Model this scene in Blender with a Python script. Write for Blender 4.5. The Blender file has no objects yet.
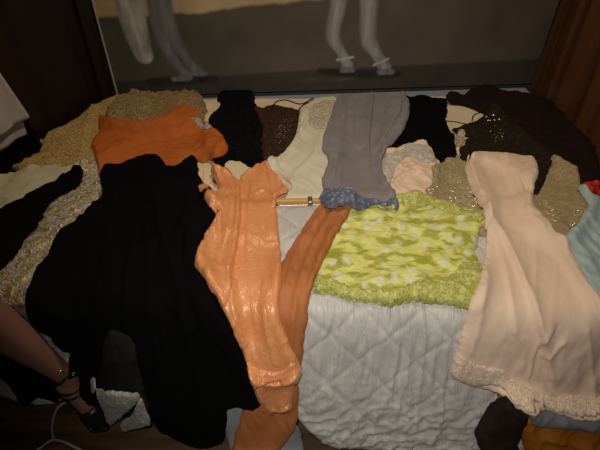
import bpy, math, random
import numpy as np
from mathutils import Vector, Matrix
from mathutils.geometry import delaunay_2d_cdt

scene = bpy.context.scene
COL = scene.collection
random.seed(4)

# ------------------------------------------------------------------ camera
PITCH = math.radians(40.0); FPX = 460.0; CAMZ = 1.40
cam_d = bpy.data.cameras.new('camera'); cam = bpy.data.objects.new('camera', cam_d)
COL.objects.link(cam); scene.camera = cam
cam.location = (0, 0, CAMZ); cam.rotation_euler = (math.pi/2-PITCH, 0, 0)
cam_d.sensor_width = 36; cam_d.lens = FPX*36/600; cam_d.clip_start = .02
cp, sp = math.cos(PITCH), math.sin(PITCH)

def ray(px, py):
    a = (px-300)/FPX; v = (py-225)/FPX
    return np.array([a, cp - sp*v, -sp - cp*v])
def at_z(px, py, z):
    d = ray(px, py); t = (z-CAMZ)/d[2]
    return Vector((d[0]*t, d[1]*t, z))
def at_y(px, py, y):
    d = ray(px, py); t = y/d[1]
    return Vector((d[0]*t, y, CAMZ+d[2]*t))

# ------------------------------------------------------------------ helpers
def prop(o, label=None, cat=None, group=None, kind=None):
    if label: o['label'] = label
    if cat: o['category'] = cat
    if group: o['group'] = group
    if kind: o['kind'] = kind
    return o
def link(name, me, mat=None, parent=None):
    o = bpy.data.objects.new(name, me); COL.objects.link(o)
    if mat: me.materials.append(mat)
    if parent: o.parent = parent
    return o
def empty(name, loc=(0, 0, 0)):
    o = bpy.data.objects.new(name, None); COL.objects.link(o); o.location = loc
    o.empty_display_size = .05
    return o
def mesh(name, vs, fs, mat=None, parent=None, smooth=True):
    me = bpy.data.meshes.new(name)
    me.from_pydata([tuple(v) for v in vs], [], [tuple(f) for f in fs]); me.update()
    if smooth: me.polygons.foreach_set('use_smooth', [True]*len(me.polygons))
    o = link(name, me, mat, None)
    if parent:
        o.parent = parent; o.matrix_parent_inverse = Matrix.Translation(-Vector(parent.location))
    return o
def prism(name, base, z0, z1, mat, parent=None, bevel=.004):
    n = len(base)
    vs = [(x, y, z0) for x, y in base]+[(x, y, z1) for x, y in base]
    fs = [tuple(range(n))[::-1], tuple(range(n, 2*n))]+[(i, (i+1) % n, n+(i+1) % n, n+i) for i in range(n)]
    # make sure the base runs counter-clockwise
    A = sum(base[i][0]*base[(i+1) % n][1]-base[(i+1) % n][0]*base[i][1] for i in range(n))
    if A < 0: fs = [f[::-1] for f in fs]
    o = mesh(name, vs, fs, mat, parent, smooth=False)
    if bevel:
        m = o.modifiers.new('b', 'BEVEL'); m.width = bevel; m.segments = 3
    return o
def catmull(P, n=6, closed=False):
    P = [np.array(p, float) for p in P]; out = []; N = len(P)
    rng = range(N) if closed else range(N-1)
    for i in rng:
        if closed: a, b, c, d = P[i-1], P[i], P[(i+1) % N], P[(i+2) % N]
        else: a, b, c, d = P[max(i-1, 0)], P[i], P[i+1], P[min(i+2, N-1)]
        for k in range(n):
            t = k/n
            out.append(.5*((2*b)+(-a+c)*t+(2*a-5*b+4*c-d)*t*t+(-a+3*b-3*c+d)*t**3))
    if not closed: out.append(P[-1])
    return np.array(out)
def loft(name, rings, mat, parent=None, caps=True):
    """rings: list of (centre, axis_u*ru, axis_v*rv)"""
    N = 24; vs = []; fs = []
    for c, u, v in rings:
        for k in range(N):
            a = 2*math.pi*k/N
            vs.append(Vector(c)+Vector(u)*math.cos(a)+Vector(v)*math.sin(a))
    for i in range(len(rings)-1):
        for k in range(N):
            fs.append((i*N+k, i*N+(k+1) % N, (i+1)*N+(k+1) % N, (i+1)*N+k))
    if caps:
        fs.append(tuple(range(N))[::-1]); b = (len(rings)-1)*N; fs.append(tuple(range(b, b+N)))
    return mesh(name, vs, fs, mat, parent)
def tube(name, P, r, mat, parent=None, n=6, sides=8, closed=False):
    Q = catmull(P, n, closed); vs = []; fs = []; L = len(Q)
    up = Vector((0, 0, 1))
    for i in range(L):
        if closed: t = Vector(Q[(i+1) % L]-Q[i-1])
        else: t = Vector(Q[min(i+1, L-1)]-Q[max(i-1, 0)])
        t.normalize(); a = t.cross(up)
        if a.length < .05: a = t.cross(Vector((0, 1, 0)))
        a.normalize(); b = a.cross(t)
        rr = r[min(int(i*len(r)/L), len(r)-1)] if isinstance(r, (list, tuple)) else r
        for k in range(sides):
            g = 2*math.pi*k/sides; vs.append(Vector(Q[i])+a*math.cos(g)*rr+b*math.sin(g)*rr)
    for i in range(L if closed else L-1):
        j = (i+1) % L
        for k in range(sides):
            fs.append((i*sides+k, i*sides+(k+1) % sides, j*sides+(k+1) % sides, j*sides+k))
    if not closed:
        fs.append(tuple(range(sides))[::-1]); fs.append(tuple(range((L-1)*sides, L*sides)))
    return mesh(name, vs, fs, mat, parent)

# ------------------------------------------------------------------ numpy noise
def vnoise(u, v, seed=0):
    iu = np.floor(u).astype(np.int64); iv = np.floor(v).astype(np.int64)
    fu = u-iu; fv = v-iv
    fu = fu*fu*fu*(fu*(fu*6-15)+10); fv = fv*fv*fv*(fv*(fv*6-15)+10)
    def h(a, b):
        n = (a*374761393+b*668265263+seed*974634777) & 0x7fffffff
        n = ((n ^ (n >> 13))*1274126177) & 0x7fffffff
        return ((n ^ (n >> 16)) & 0xffff)/65535.0
    return (h(iu, iv)*(1-fu)+h(iu+1, iv)*fu)*(1-fv)+(h(iu, iv+1)*(1-fu)+h(iu+1, iv+1)*fu)*fv
def fbm(u, v, seed=0, o=3):
    r = 0; a = 1; t = 0
    for k in range(o):
        r = r+a*vnoise(u*2**k+11.3*k, v*2**k+5.7*k, seed+k); t += a; a *= .5
    return r/t

# ------------------------------------------------------------------ materials
class NT:
    def __init__(s, name):
        s.m = bpy.data.materials.new(name); s.m.use_nodes = True
        s.t = s.m.node_tree; s.b = s.t.nodes['Principled BSDF']
    def n(s, typ, **kw):
        x = s.t.nodes.new(typ)
        for k, v in kw.items():
            if k in x.inputs.keys(): x.inputs[k].default_value = v
            else: setattr(x, k, v)
        return x
    def l(s, a, b): s.t.links.new(a, b)
    def ramp(s, fac, stops):
        r = s.n('ShaderNodeValToRGB'); e = r.color_ramp.elements
        while len(e) < len(stops): e.new(.5)
        for k, (p, c) in enumerate(stops):
            e[k].position = p; e[k].color = (*c, 1) if len(c) == 3 else c
        s.l(fac, r.inputs[0]); return r
def g3(v): return (v, v, v)
def cloth(name, c, c2=None, rough=.85, sheen=.3, pat='weave', scale=1.0, bump=.25, metal=0.0, c3=None, spec=.3, wr=(0, 1, 1)):
    """c base colour, c2 second colour of the pattern, c3 highlights thread/sequins; pattern lives in cloth (UV, metres)"""
    T = NT(name); b = T.b
    c2 = c2 or tuple(x*.82 for x in c)
    uv = T.n('ShaderNodeTexCoord').outputs['UV']
    b.inputs['Roughness'].default_value = rough
    b.inputs['Sheen Weight'].default_value = sheen; b.inputs['Sheen Roughness'].default_value = .4
    b.inputs['Sheen Tint'].default_value = (*[min(1, x*1.3+.03) for x in c], 1)
    b.inputs['Specular IOR Level'].default_value = spec
    b.inputs['Metallic'].default_value = metal
    big = T.n('ShaderNodeTexNoise', Scale=9*scale, Detail=3.0); T.l(uv, big.inputs['Vector'])
    hs = []
    if pat == 'weave':
        f = T.n('ShaderNodeTexNoise', Scale=420.0, Detail=1.0); T.l(uv, f.inputs['Vector'])
        r = T.ramp(big.outputs[0], [(.3, c2), (.7, c)]); T.l(r.outputs[0], b.inputs['Base Color'])
        hs.append((f.outputs[0], .0006))
    elif pat == 'satin':
        r = T.ramp(big.outputs[0], [(.3, c2), (.7, c)]); T.l(r.outputs[0], b.inputs['Base Color'])
    elif pat == 'lace':      # small flowers and cords over a mesh ground
        v = T.n('ShaderNodeTexVoronoi', Scale=75*scale); T.l(uv, v.inputs['Vector'])
        v2 = T.n('ShaderNodeTexVoronoi', Scale=190*scale, feature='DISTANCE_TO_EDGE'); T.l(uv, v2.inputs['Vector'])
        r = T.ramp(v.outputs['Distance'], [(.15, c), (.55, c2)])
        r2 = T.ramp(v2.outputs['Distance'], [(.02, g3(1)), (.2, g3(.55))])
        m = T.n('ShaderNodeMix', data_type='RGBA', blend_type='MULTIPLY'); m.inputs[0].default_value = .8
        T.l(r.outputs[0], m.inputs[6]); T.l(r2.outputs[0], m.inputs[7]); T.l(m.outputs[2], b.inputs['Base Color'])
        hs.append((v.outputs['Distance'], -.003)); hs.append((v2.outputs['Distance'], -.002))
    elif pat == 'crochet':
        v = T.n('ShaderNodeTexVoronoi', Scale=110*scale, feature='F1'); T.l(uv, v.inputs['Vector'])
        mx = T.n('ShaderNodeMath', operation='MULTIPLY'); T.l(v.outputs['Distance'], mx.inputs[0]); mx.inputs[1].default_value = 1.0
        ad = T.n('ShaderNodeMath', operation='ADD'); T.l(mx.outputs[0], ad.inputs[0])
        s2 = T.n('ShaderNodeMath', operation='MULTIPLY'); T.l(big.outputs[0], s2.inputs[0]); s2.inputs[1].default_value = .5
        T.l(s2.outputs[0], ad.inputs[1])
        r = T.ramp(ad.outputs[0], [(.35, c), (.95, c2)]); T.l(r.outputs[0], b.inputs['Base Color'])
        hs.append((v.outputs['Distance'], -.005))
    elif pat == 'floral':    # pale blossoms woven into a ground with fold shade painted in as darker blotches
        v = T.n('ShaderNodeTexVoronoi', Scale=24*scale, Randomness=1.0)
        w = T.n('ShaderNodeTexNoise', Scale=60*scale, Detail=2.0); T.l(uv, w.inputs['Vector'])
        va = T.n('ShaderNodeVectorMath', operation='MULTIPLY_ADD'); T.l(w.outputs['Color'], va.inputs[0])
        va.inputs[1].default_value = (.03, .03, 0); T.l(uv, va.inputs[2]); T.l(va.outputs[0], v.inputs['Vector'])
        lv = T.n('ShaderNodeTexNoise', Scale=1.0, Detail=3.0); lm = T.n('ShaderNodeMapping'); lm.inputs['Scale'].default_value = (16*scale, 34*scale, 1); T.l(uv, lm.inputs['Vector']); T.l(lm.outputs[0], lv.inputs['Vector'])
        g = T.ramp(lv.outputs[0], [(.42, c2), (.53, c)])
        k = T.ramp(v.outputs['Distance'], [(.0, g3(.9)), (.20, g3(.8)), (.42, g3(0))])
        m = T.n('ShaderNodeMix', data_type='RGBA'); T.l(k.outputs[0], m.inputs[0]); T.l(g.outputs[0], m.inputs[6])
        m.inputs[7].default_value = (*c3, 1); T.l(m.outputs[2], b.inputs['Base Color'])
        hs.append((v.outputs['Distance'], -.004)); hs.append((lv.outputs[0], .003))
    elif pat == 'brocade':   # gold thread over a pale ground
        v = T.n('ShaderNodeTexNoise', Scale=55*scale, Detail=4.0, Distortion=1.2); T.l(uv, v.inputs['Vector'])
        k = T.ramp(v.outputs[0], [(.47, g3(0)), (.56, g3(1))])
        v2 = T.n('ShaderNodeTexNoise', Scale=110*scale, Detail=2.0); T.l(uv, v2.inputs['Vector'])
        g = T.ramp(v2.outputs[0], [(.4, c2), (.6, c)])
        m = T.n('ShaderNodeMix', data_type='RGBA'); T.l(k.outputs[0], m.inputs[0]); T.l(g.outputs[0], m.inputs[6])
        m.inputs[7].default_value = (*c3, 1); T.l(m.outputs[2], b.inputs['Base Color'])
        mm = T.n('ShaderNodeMath', operation='MULTIPLY'); T.l(k.outputs[0], mm.inputs[0]); mm.inputs[1].default_value = .7
        T.l(mm.outputs[0], b.inputs['Metallic'])
        rr = T.ramp(k.outputs[0], [(0, g3(rough)), (1, g3(.35))]); T.l(rr.outputs[0], b.inputs['Roughness'])
        hs.append((v.outputs[0], .006)); hs.append((v2.outputs[0], .003))
    elif pat == 'net':       # dark net with a few glints of coloured thread
        v = T.n('ShaderNodeTexNoise', Scale=70*scale, Detail=3.0); T.l(uv, v.inputs['Vector'])
        r = T.ramp(v.outputs[0], [(.45, c), (.62, c2)] + ([(.72, c3)] if c3 else [])); T.l(r.outputs[0], b.inputs['Base Color'])
        hs.append((v.outputs[0], .003))
    if wr[0]:
        mp = T.n('ShaderNodeMapping'); mp.inputs['Rotation'].default_value = (0, 0, wr[2]); T.l(uv, mp.inputs['Vector'])
        mp2 = T.n('ShaderNodeMapping'); mp2.inputs['Scale'].default_value = (1, wr[1], 1); T.l(mp.outputs[0], mp2.inputs['Vector'])
        q = T.n('ShaderNodeTexNoise', Scale=60.0, Detail=3.0, Roughness=.6); T.l(mp2.outputs[0], q.inputs['Vector'])
        q.inputs['Distortion'].default_value = .8
        z1 = T.n('ShaderNodeMath', operation='MULTIPLY_ADD'); T.l(q.outputs[0], z1.inputs[0]); z1.inputs[1].default_value = 2.0; z1.inputs[2].default_value = -1.0
        z2 = T.n('ShaderNodeMath', operation='ABSOLUTE'); T.l(z1.outputs[0], z2.inputs[0])
        hs.append((z2.outputs[0], -wr[0]*1.4))
    last = None
    for o, d in hs:
        bp = T.n('ShaderNodeBump'); bp.inputs['Strength'].default_value = min(1, bump*2); bp.inputs['Distance'].default_value = abs(d)
        bp.invert = d < 0
        T.l(o, bp.inputs['Height'])
        if last: T.l(last.outputs[0], bp.inputs['Normal'])
        last = bp
    if last: T.l(last.outputs[0], b.inputs['Normal'])
    return T.m
def plain(name, c, rough=.5, metal=0.0, spec=.5):
    T = NT(name); T.b.inputs['Base Color'].default_value = (*c, 1); T.b.inputs['Roughness'].default_value = rough
    T.b.inputs['Metallic'].default_value = metal; T.b.inputs['Specular IOR Level'].default_value = spec
    q = T.n('ShaderNodeTexNoise', Scale=80.0); tc = T.n('ShaderNodeTexCoord'); T.l(tc.outputs['Object'], q.inputs['Vector'])
    bp = T.n('ShaderNodeBump', Strength=.15, Distance=.001); T.l(q.outputs[0], bp.inputs['Height']); T.l(bp.outputs[0], T.b.inputs['Normal'])
    return T.m
def wood(name, c, c2, scale=(14, 14, .7), rough=.45):
    T = NT(name); tc = T.n('ShaderNodeTexCoord'); mp = T.n('ShaderNodeMapping'); mp.inputs['Scale'].default_value = scale
    T.l(tc.outputs['Object'], mp.inputs['Vector'])
    q = T.n('ShaderNodeTexNoise', Scale=1.0, Detail=5.0, Distortion=.6); T.l(mp.outputs[0], q.inputs['Vector'])
    r = T.ramp(q.outputs[0], [(.35, c), (.68, c2)]); T.l(r.outputs[0], T.b.inputs['Base Color'])
    T.b.inputs['Roughness'].default_value = rough
    bp = T.n('ShaderNodeBump', Strength=.2, Distance=.002); T.l(q.outputs[0], bp.inputs['Height']); T.l(bp.outputs[0], T.b.inputs['Normal'])
    return T.m

# ------------------------------------------------------------------ the bed surface every garment lies on
ZT = .455; YE = .80; YB = 2.20; BROT = math.radians(-2.0)
DROP = ZT-.014; FLOORL = .42
NS = 520; FL = np.linspace(0, .2, 9)
SL = [YB-YE, DROP, FLOORL]; STOT = sum(SL); SN = np.linspace(0, STOT, NS); DS = SN[1]
def build_profile(fl):
    c = [(YB, ZT), (YE, ZT), (YE-fl, .014), (YE-fl-FLOORL, .014)]
    cum = np.cumsum([0]+SL)
    y = np.interp(SN, cum, [p[0] for p in c]); z = np.interp(SN, cum, [p[1] for p in c])
    pad = 40; yy = np.concatenate([y[0]-(np.arange(pad, 0, -1))*(y[1]-y[0]), y, y[-1]+np.arange(1, pad+1)*(y[-1]-y[-2])])
    zz = np.concatenate([np.full(pad, z[0]), z, np.full(pad, z[-1])])
    sg = .03/DS; k = np.arange(-pad, pad+1); g = np.exp(-k*k/(2*sg*sg)); g /= g.sum()
    y = np.convolve(yy, g, 'valid')[:NS]; z = np.convolve(zz, g, 'valid')[:NS]
    ty = np.gradient(y); tz = np.gradient(z); n = np.hypot(ty, tz)
    return np.stack([y, z, tz/n, -ty/n])      # normal: (tz,-ty) -> up on the top, toward the camera on the drop
PT = np.stack([build_profile(f) for f in FL])   # [9,4,NS]
def flare(x):
    t = np.clip((x+.78)/.30, 0, 1); return .03+.15*(t*t*(3-2*t))
def prof(x, s):
    f = flare(x)/FL[1]; i = np.clip(np.floor(f).astype(int), 0, 7); a = f-i
    q = np.clip(s/DS, 0, NS-1.001); j = q.astype(int); b = q-j
    g = lambda c: (PT[i, c, j]*(1-b)+PT[i, c, j+1]*b)*(1-a)+(PT[i+1, c, j]*(1-b)+PT[i+1, c, j+1]*b)*a
    return g(0), g(1), g(2), g(3)
cr, sr = math.cos(BROT), math.sin(BROT)
def to_world(x, y, z):
    yy = y-YE
    return np.stack([x*cr-yy*sr, x*sr+yy*cr+YE, z], -1)
def P(x, s, h):
    y, z, ny, nz = prof(x, s)
    return to_world(x, y+ny*h, z+nz*h)
def unproj(px, py, h=0.0):
    d = ray(px, py)
    # into the bed's own axes
    o = np.array([0., -YE]); ob = (o[0]*cr+o[1]*sr, -o[0]*sr+o[1]*cr+YE)
    db = (d[0]*cr+d[1]*sr, -d[0]*sr+d[1]*cr)
    x = 0.0
    s = 0
    for it in range(6):
        y, z, ny, nz = prof(np.full(NS, x), SN)
        y = y+ny*h; z = z+nz*h
        c = (y-ob[1])*d[2]-(z-CAMZ)*db[1]
        w = np.nonzero(c[:-1]*c[1:] <= 0)[0]
        if len(w) == 0:
            s = 0.0 if abs(c[0]) < abs(c[-1]) else STOT
            k = 0 if s == 0 else NS-1
            t = (z[k]-CAMZ)/d[2]
        else:
            best = None
            for k in w:
                a = c[k]/(c[k]-c[k+1]+1e-12); zz = z[k]+(z[k+1]-z[k])*a; t = (zz-CAMZ)/d[2]
                if best is None or t < best[0]: best = (t, SN[k]+DS*a)
            t, s = best
        nx = ob[0]+db[0]*t
        if abs(nx-x) < 1e-4: x = nx; break
        x = nx
    return x, float(s)

# stack height over the surface
X0, X1, GD = -1.5, 1.5, .004
GX = int((X1-X0)/GD); GS = int(STOT/GD)
H = np.zeros((GX, GS)); gx, gs = np.meshgrid(X0+np.arange(GX)*GD, np.arange(GS)*GD, indexing='ij')
def boxblur(A, r):
    if r < 1: return A
    for ax in (0, 1):
        pad = [(0, 0), (0, 0)]; pad[ax] = (r+1, r)
        C = np.cumsum(np.pad(A, pad, mode='edge'), axis=ax)
        n = A.shape[ax]; k = 2*r+1
        A = (np.take(C, np.arange(k, k+n), ax)-np.take(C, np.arange(0, n), ax))/k
    return A
def dilate(A, r):
    for ax in (0, 1):
        B = A.copy()
        for k in range(1, r+1):
            B = np.maximum(B, np.roll(A, k, ax)); B = np.maximum(B, np.roll(A, -k, ax))
        A = B
    return A
def base_field():
    D = dilate(H, 3); B = boxblur(boxblur(D, 1), 1)
    return np.maximum(np.maximum(B, boxblur(boxblur(D, 5), 4)), H)
def samp(A, x, s):
    u = np.clip((x-X0)/GD, 0, GX-1.001); v = np.clip(s/GD, 0, GS-1.001)
    i = u.astype(int); j = v.astype(int); a = u-i; b = v-j
    return (A[i, j]*(1-a)+A[i+1, j]*a)*(1-b)+(A[i, j+1]*(1-a)+A[i+1, j+1]*a)*b
def inside(x, s, Q):
    r = np.zeros(x.shape, bool); n = len(Q)
    for i in range(n):
        x1, y1 = Q[i]; x2, y2 = Q[(i+1) % n]
        if y1 == y2: continue
        c = ((y1 > s) != (y2 > s)) & (x < (x2-x1)*(s-y1)/(y2-y1)+x1); r ^= c
    return r
def seg_dist(x, s, Q, closed=True, signed=False):
    d = np.full(x.shape, 9.0); n = len(Q); sg = np.zeros(x.shape)
    for i in range(n if closed else n-1):
        a = Q[i]; b = Q[(i+1) % n]; e = b-a; L = e@e+1e-12
        t = np.clip(((x-a[0])*e[0]+(s-a[1])*e[1])/L, 0, 1)
        dn = np.hypot(x-a[0]-t*e[0], s-a[1]-t*e[1])
        if signed: sg = np.where(dn < d, np.sign(e[0]*(s-a[1])-e[1]*(x-a[0])), sg)
        d = np.minimum(d, dn)
    return (d, sg) if signed else d
def to_xs(poly, B, lift=.004):
    out = []
    for px, py in poly:
        h = 0.0
        for _ in range(3):
            x, s = unproj(px, py, h); h = float(samp(B, np.array([x]), np.array([s]))[0])+lift
        out.append((x, s))
    return np.array(out)

def garment(name, poly, mat, T=.008, edge=.008, ridges=(), grain=None, lump=.004, label=None, cat=None, group=None,
            parent=None, step=.0065, scallop=None, jit=.0012, seed=1, extra=None, update=True, thin=.0022, follow=False, sharp=False):
    """A piece of cloth whose outline lies on the stack below it; folds raise it; it is a closed solid."""
    global H
    B = H+.0006 if follow else base_field()+.0006
    Q = to_xs(poly, B) if sharp else to_xs(catmull(poly, 3, True), B)
    # resample the boundary evenly
    C = np.vstack([Q, Q[:1]]); L = np.concatenate([[0], np.cumsum(np.hypot(*np.diff(C, axis=0).T))])
    n = max(12, int(L[-1]/(step*.75))); t = np.linspace(0, L[-1], n, endpoint=False)
    bx = np.interp(t, L, C[:, 0]); bs = np.interp(t, L, C[:, 1])
    tx = np.roll(bx, -1)-np.roll(bx, 1); ts = np.roll(bs, -1)-np.roll(bs, 1); q = np.hypot(tx, ts)+1e-9
    off = (fbm(t/.022, t*0, seed+50, 3)-.5)*2*jit*3.2
    if scallop: off = off+scallop[0]*np.abs(np.sin(math.pi*t/scallop[1]))
    bx = bx+ts/q*off; bs = bs-tx/q*off
    for _ in range(2):
        W = P(bx, bs, np.full(n, .02))
        dl = (W[:, 0]-La.x)*ln.x+(W[:, 1]-La.y)*ln.y; bx = bx+np.maximum(0, .034-dl)/ln.x
        dr = (W[:, 0]-Ra.x)*rn.x+(W[:, 1]-Ra.y)*rn.y; bx = bx+np.maximum(0, .034-dr)/rn.x
        dw = (W[:, 0]-WL.x)*wn.x+(W[:, 1]-WL.y)*wn.y; bs = bs+np.maximum(0, .012-dw)
    Qb = np.stack([bx, bs], 1)
    # ridge polylines in cloth coordinates
    R = []
    for rg in ridges: R.append((to_xs(catmull(rg[0], 3), B), rg[1], rg[2], rg[3] if len(rg) > 3 else 0))
    def height(x, s, d):
        h = .62*T*(1-np.exp(-d/(edge*.6)))+thin
        k = 1-np.exp(-d/(edge*1.2))
        h = h+lump*fbm(x/.07, s/.07, seed)*k*.9
        if lump > .0045:
            for q_, (cx_, cy_) in enumerate(((.8, .6), (-.5, .87))):
                n_ = fbm((x*cx_+s*cy_)/.055, (-x*cy_+s*cx_)/.13, seed+70+q_, 2)
                h = h+min(lump, .012)*.5*(1-np.abs(2*n_-1))**5*k
        if grain:
            ang, amp, wl, st = grain[:4]
            ca, sa = math.cos(ang), math.sin(ang)
            u = (x*ca+s*sa)/wl; v = (-x*sa+s*ca)/(wl*st)
            u = u+(grain[4] if len(grain) > 4 else 1.2)*fbm(v*.7, u*.15, seed+7, 2)
            nn = fbm(u, v, seed+3, 2); h = h+amp*(1-np.abs(2*nn-1)**.8)*k
        for r, amp, w, side in R:
            dd, sg = seg_dist(x, s, r, False, True)
            if side: w = np.where(sg*side > 0, w*2.6, w*.45)
            h = h+amp*np.exp(-(dd/w)**1.2)*k
        if extra: h = h+extra(x, s, d)*k
        return np.maximum(h, thin*.6)
    # interior points
    x0, s0 = Qb.min(0); x1, s1 = Qb.max(0)
    ix, js = np.meshgrid(np.arange(x0, x1, step), np.arange(s0, s1, step*.87), indexing='ij')
    ix = ix+(np.arange(ix.shape[1]) % 2)[None, :]*step*.5
    ix = ix.ravel(); js = js.ravel(); m = inside(ix, js, Qb); ix = ix[m]; js = js[m]
    dd = seg_dist(ix, js, Qb); m = dd > step*.45; ix = ix[m]; js = js[m]; dd = dd[m]
    nb = len(Qb)
    pts = [Vector((a, b)) for a, b in Qb]+[Vector((a, b)) for a, b in zip(ix, js)]
    V, E, F, _, _, _ = delaunay_2d_cdt(pts, [], [list(range(nb))], 1, 1e-7)
    V = np.array([(v.x, v.y) for v in V]); F = [tuple(f) for f in F]
    d = seg_dist(V[:, 0], V[:, 1], Qb)
    bh = samp(B, V[:, 0], V[:, 1]); th = bh+height(V[:, 0], V[:, 1], d)
    top = P(V[:, 0], V[:, 1], th); bot = P(V[:, 0], V[:, 1], bh)
    nV = len(V)
    a0 = F[0]; A = (V[a0[1]]-V[a0[0]]); Bv = (V[a0[2]]-V[a0[0]]); ccw = A[0]*Bv[1]-A[1]*Bv[0] > 0
    if ccw: F = [f[::-1] for f in F]      # (x,s): s runs toward the camera, so clockwise faces up
    cnt = {}
    for f in F:
        for k in range(3):
            e = (f[k], f[(k+1) % 3]); cnt[e] = 1
    rim = [e for e in cnt if (e[1], e[0]) not in cnt]
    faces = list(F)+[(f[2]+nV, f[1]+nV, f[0]+nV) for f in F]+[(b, a, a+nV, b+nV) for a, b in rim]
    me = bpy.data.meshes.new(name)
    me.from_pydata(np.vstack([top, bot]).tolist(), [], faces); me.update()
    me.polygons.foreach_set('use_smooth', [True]*len(me.polygons))
    uvl = me.uv_layers.new(name='uv'); li = np.empty(len(me.loops), np.int32); me.loops.foreach_get('vertex_index', li)
    VV = np.vstack([V, V]); uvl.data.foreach_set('uv', VV[li].astype(np.float32).ravel())
    o = link(name, me, mat)
    if parent: o.parent = parent
    prop(o, label, cat, group)
    if update:
        m = inside(gx, gs, Qb); hx = gx[m]; hs_ = gs[m]
        nh = samp(B, hx, hs_)+height(hx, hs_, seg_dist(hx, hs_, Qb))
        H[m] = np.maximum(H[m], nh)
    return o
def on_pile(px, py, lift=0.0):
    h = 0.0
    for _ in range(4):
        x, s = unproj(px, py, h); h = float(samp(H, np.array([x]), np.array([s]))[0])+lift
    return P(np.array([x]), np.array([s]), np.array([h]))[0]
def strap(name, pts, r, mat, parent=None, n=5, lift=None, closed=False):
    Q = [on_pile(px, py, (lift if lift is not None else r*.9)) for px, py in catmull(pts, 3, closed)]
    return tube(name, Q, r, mat, parent, n=2, sides=8, closed=closed)

# ------------------------------------------------------------------ setting
WL = at_z(118, 97, .45); WR = at_z(532, 84, .45)
wd = Vector((WR.x-WL.x, WR.y-WL.y, 0)); WLEN = wd.length; wd.normalize(); wn = Vector((wd.y, -wd.x, 0))  # wn faces the camera
def wall_pt(a, out, z): return Vector((WL.x, WL.y, 0))+wd*a+wn*out+Vector((0, 0, z))
m_floor = wood('floor_boards', (.06, .03, .012), (.16, .085, .03), (3, 22, 1), .55)
mesh('floor', [(-3, -1.2, 0), (3, -1.2, 0), (3, 3, 0), (-3, 3, 0)], [(0, 1, 2, 3)], m_floor, smooth=False)['kind'] = 'structure'
m_wall = plain('plaster', (.10, .085, .07), .9)
q = [wall_pt(-1.2, -.07, 0), wall_pt(WLEN+1.2, -.07, 0), wall_pt(WLEN+1.2, -.13, 0), wall_pt(-1.2, -.13, 0)]
prism('wall_back', [(v.x, v.y) for v in q], 0, 2.6, m_wall, bevel=0)['kind'] = 'structure'

m_dark = wood('dark_wood', (.009, .0045, .0025), (.022, .010, .004), (16, 16, .8), .4)
m_brown = wood('brown_wood', (.035, .012, .004), (.17, .062, .017), (11, 11, .35), .38)
# left wardrobe: its side runs from the painting toward the camera, splayed outward
La = Vector((WL.x-.012, WL.y, 0)); Lb = at_z(0, 163, .45); Lb.z = 0; ld = (Lb-La).normalized(); Lc = La+ld*.95
ln = Vector((-ld.y, ld.x, 0));  ln = ln if ln.x > 0 else -ln
def wardrobe(A, Cc, nrm, mat, rail, label, thick=.5):
    e = empty('wardrobe', (A.x, A.y, 0)); prop(e, label, 'wardrobe')
    q = [A, Cc, Cc-nrm*thick, A-nrm*thick]
    prism('body', [(v.x, v.y) for v in q], 0, 2.2, mat, e, .004)
    d = (Cc-A).normalized(); L = (Cc-A).length
    def slab(nm, a, b, z0, z1, t=.014):
        p = A+d*a; r = A+d*b; q = [p, r, r+nrm*t, p+nrm*t]
        prism(nm, [(v.x, v.y) for v in q], z0, z1, mat, e, .004)
    slab('stile', .012, .085, .0, 2.2); slab('stile', L-.09, L-.01, .0, 2.2)
    slab('rail', .085, L-.09, 2.08, 2.2); slab('rail', .085, L-.09, .0, .12)
    slab('panel', .13, L-.13, .2, 2.0, .008)
    if rail: slab('stile', L*.5-.03, L*.5+.03, .12, 2.08, .013)
    return e
wardrobe(La, Lc, ln, m_dark, False, 'near-black wooden wardrobe standing left of the horse painting')
Ra = Vector((WR.x+.012, WR.y, 0)); Rb = at_z(600, 150, .45); Rb.z = 0; rd = (Rb-Ra).normalized(); Rc = Ra+rd*1.1
rn = Vector((-rd.y, rd.x, 0)); rn = rn if rn.x < 0 else -rn
wardrobe(Ra, Rc, rn, m_brown, True, 'reddish brown wooden wardrobe standing right of the horse painting')

# bed
bed = empty('bed', (0, 1.4, 0)); prop(bed, 'wide low bed with a pale blue-grey mattress heaped with clothes', 'bed')
m_tick = cloth('mattress_cover', (.30, .33, .40), (.26, .29, .36), rough=.8, pat='weave')
def bw(x, y): w = to_world(np.array([x]), np.array([y]), np.array([0.]))[0]; return (w[0], w[1])
back = [wall_pt(WLEN-.012, .012, 0), wall_pt(.03, .012, 0)]
# left side of the mattress follows the splayed wardrobe
mL = [La+ln*.02+ld*.05, La+ln*.02+ld*.62]
front = [bw(-1.12, YE+.045), bw(1.14, YE+.045)]
outline = [front[0], front[1], (back[0].x-.02, 1.05), (back[0].x-.02, back[0].y), (back[1].x, back[1].y), (mL[0].x, mL[0].y), (mL[1].x, mL[1].y)]
prism('mattress', outline, .20, ZT-.012, m_tick, bed, .018)
fr = [bw(-1.08, YE+.07), bw(1.10, YE+.07), (back[0].x-.05, back[0].y-.05), (back[1].x+.05, back[1].y-.08), (mL[1].x+.05, mL[1].y)]
prism('frame', fr, .07, .20, m_dark, bed)
for lx, ly in ((-1.03, YE+.12), (1.05, YE+.12), (.95, 2.02), (-.72, 1.95)):
    cx, cy = bw(lx, ly); prism('leg', [(cx-.03, cy-.03), (cx+.03, cy-.03), (cx+.03, cy+.03), (cx-.03, cy+.03)], 0, .08, m_dark, bed)

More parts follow.
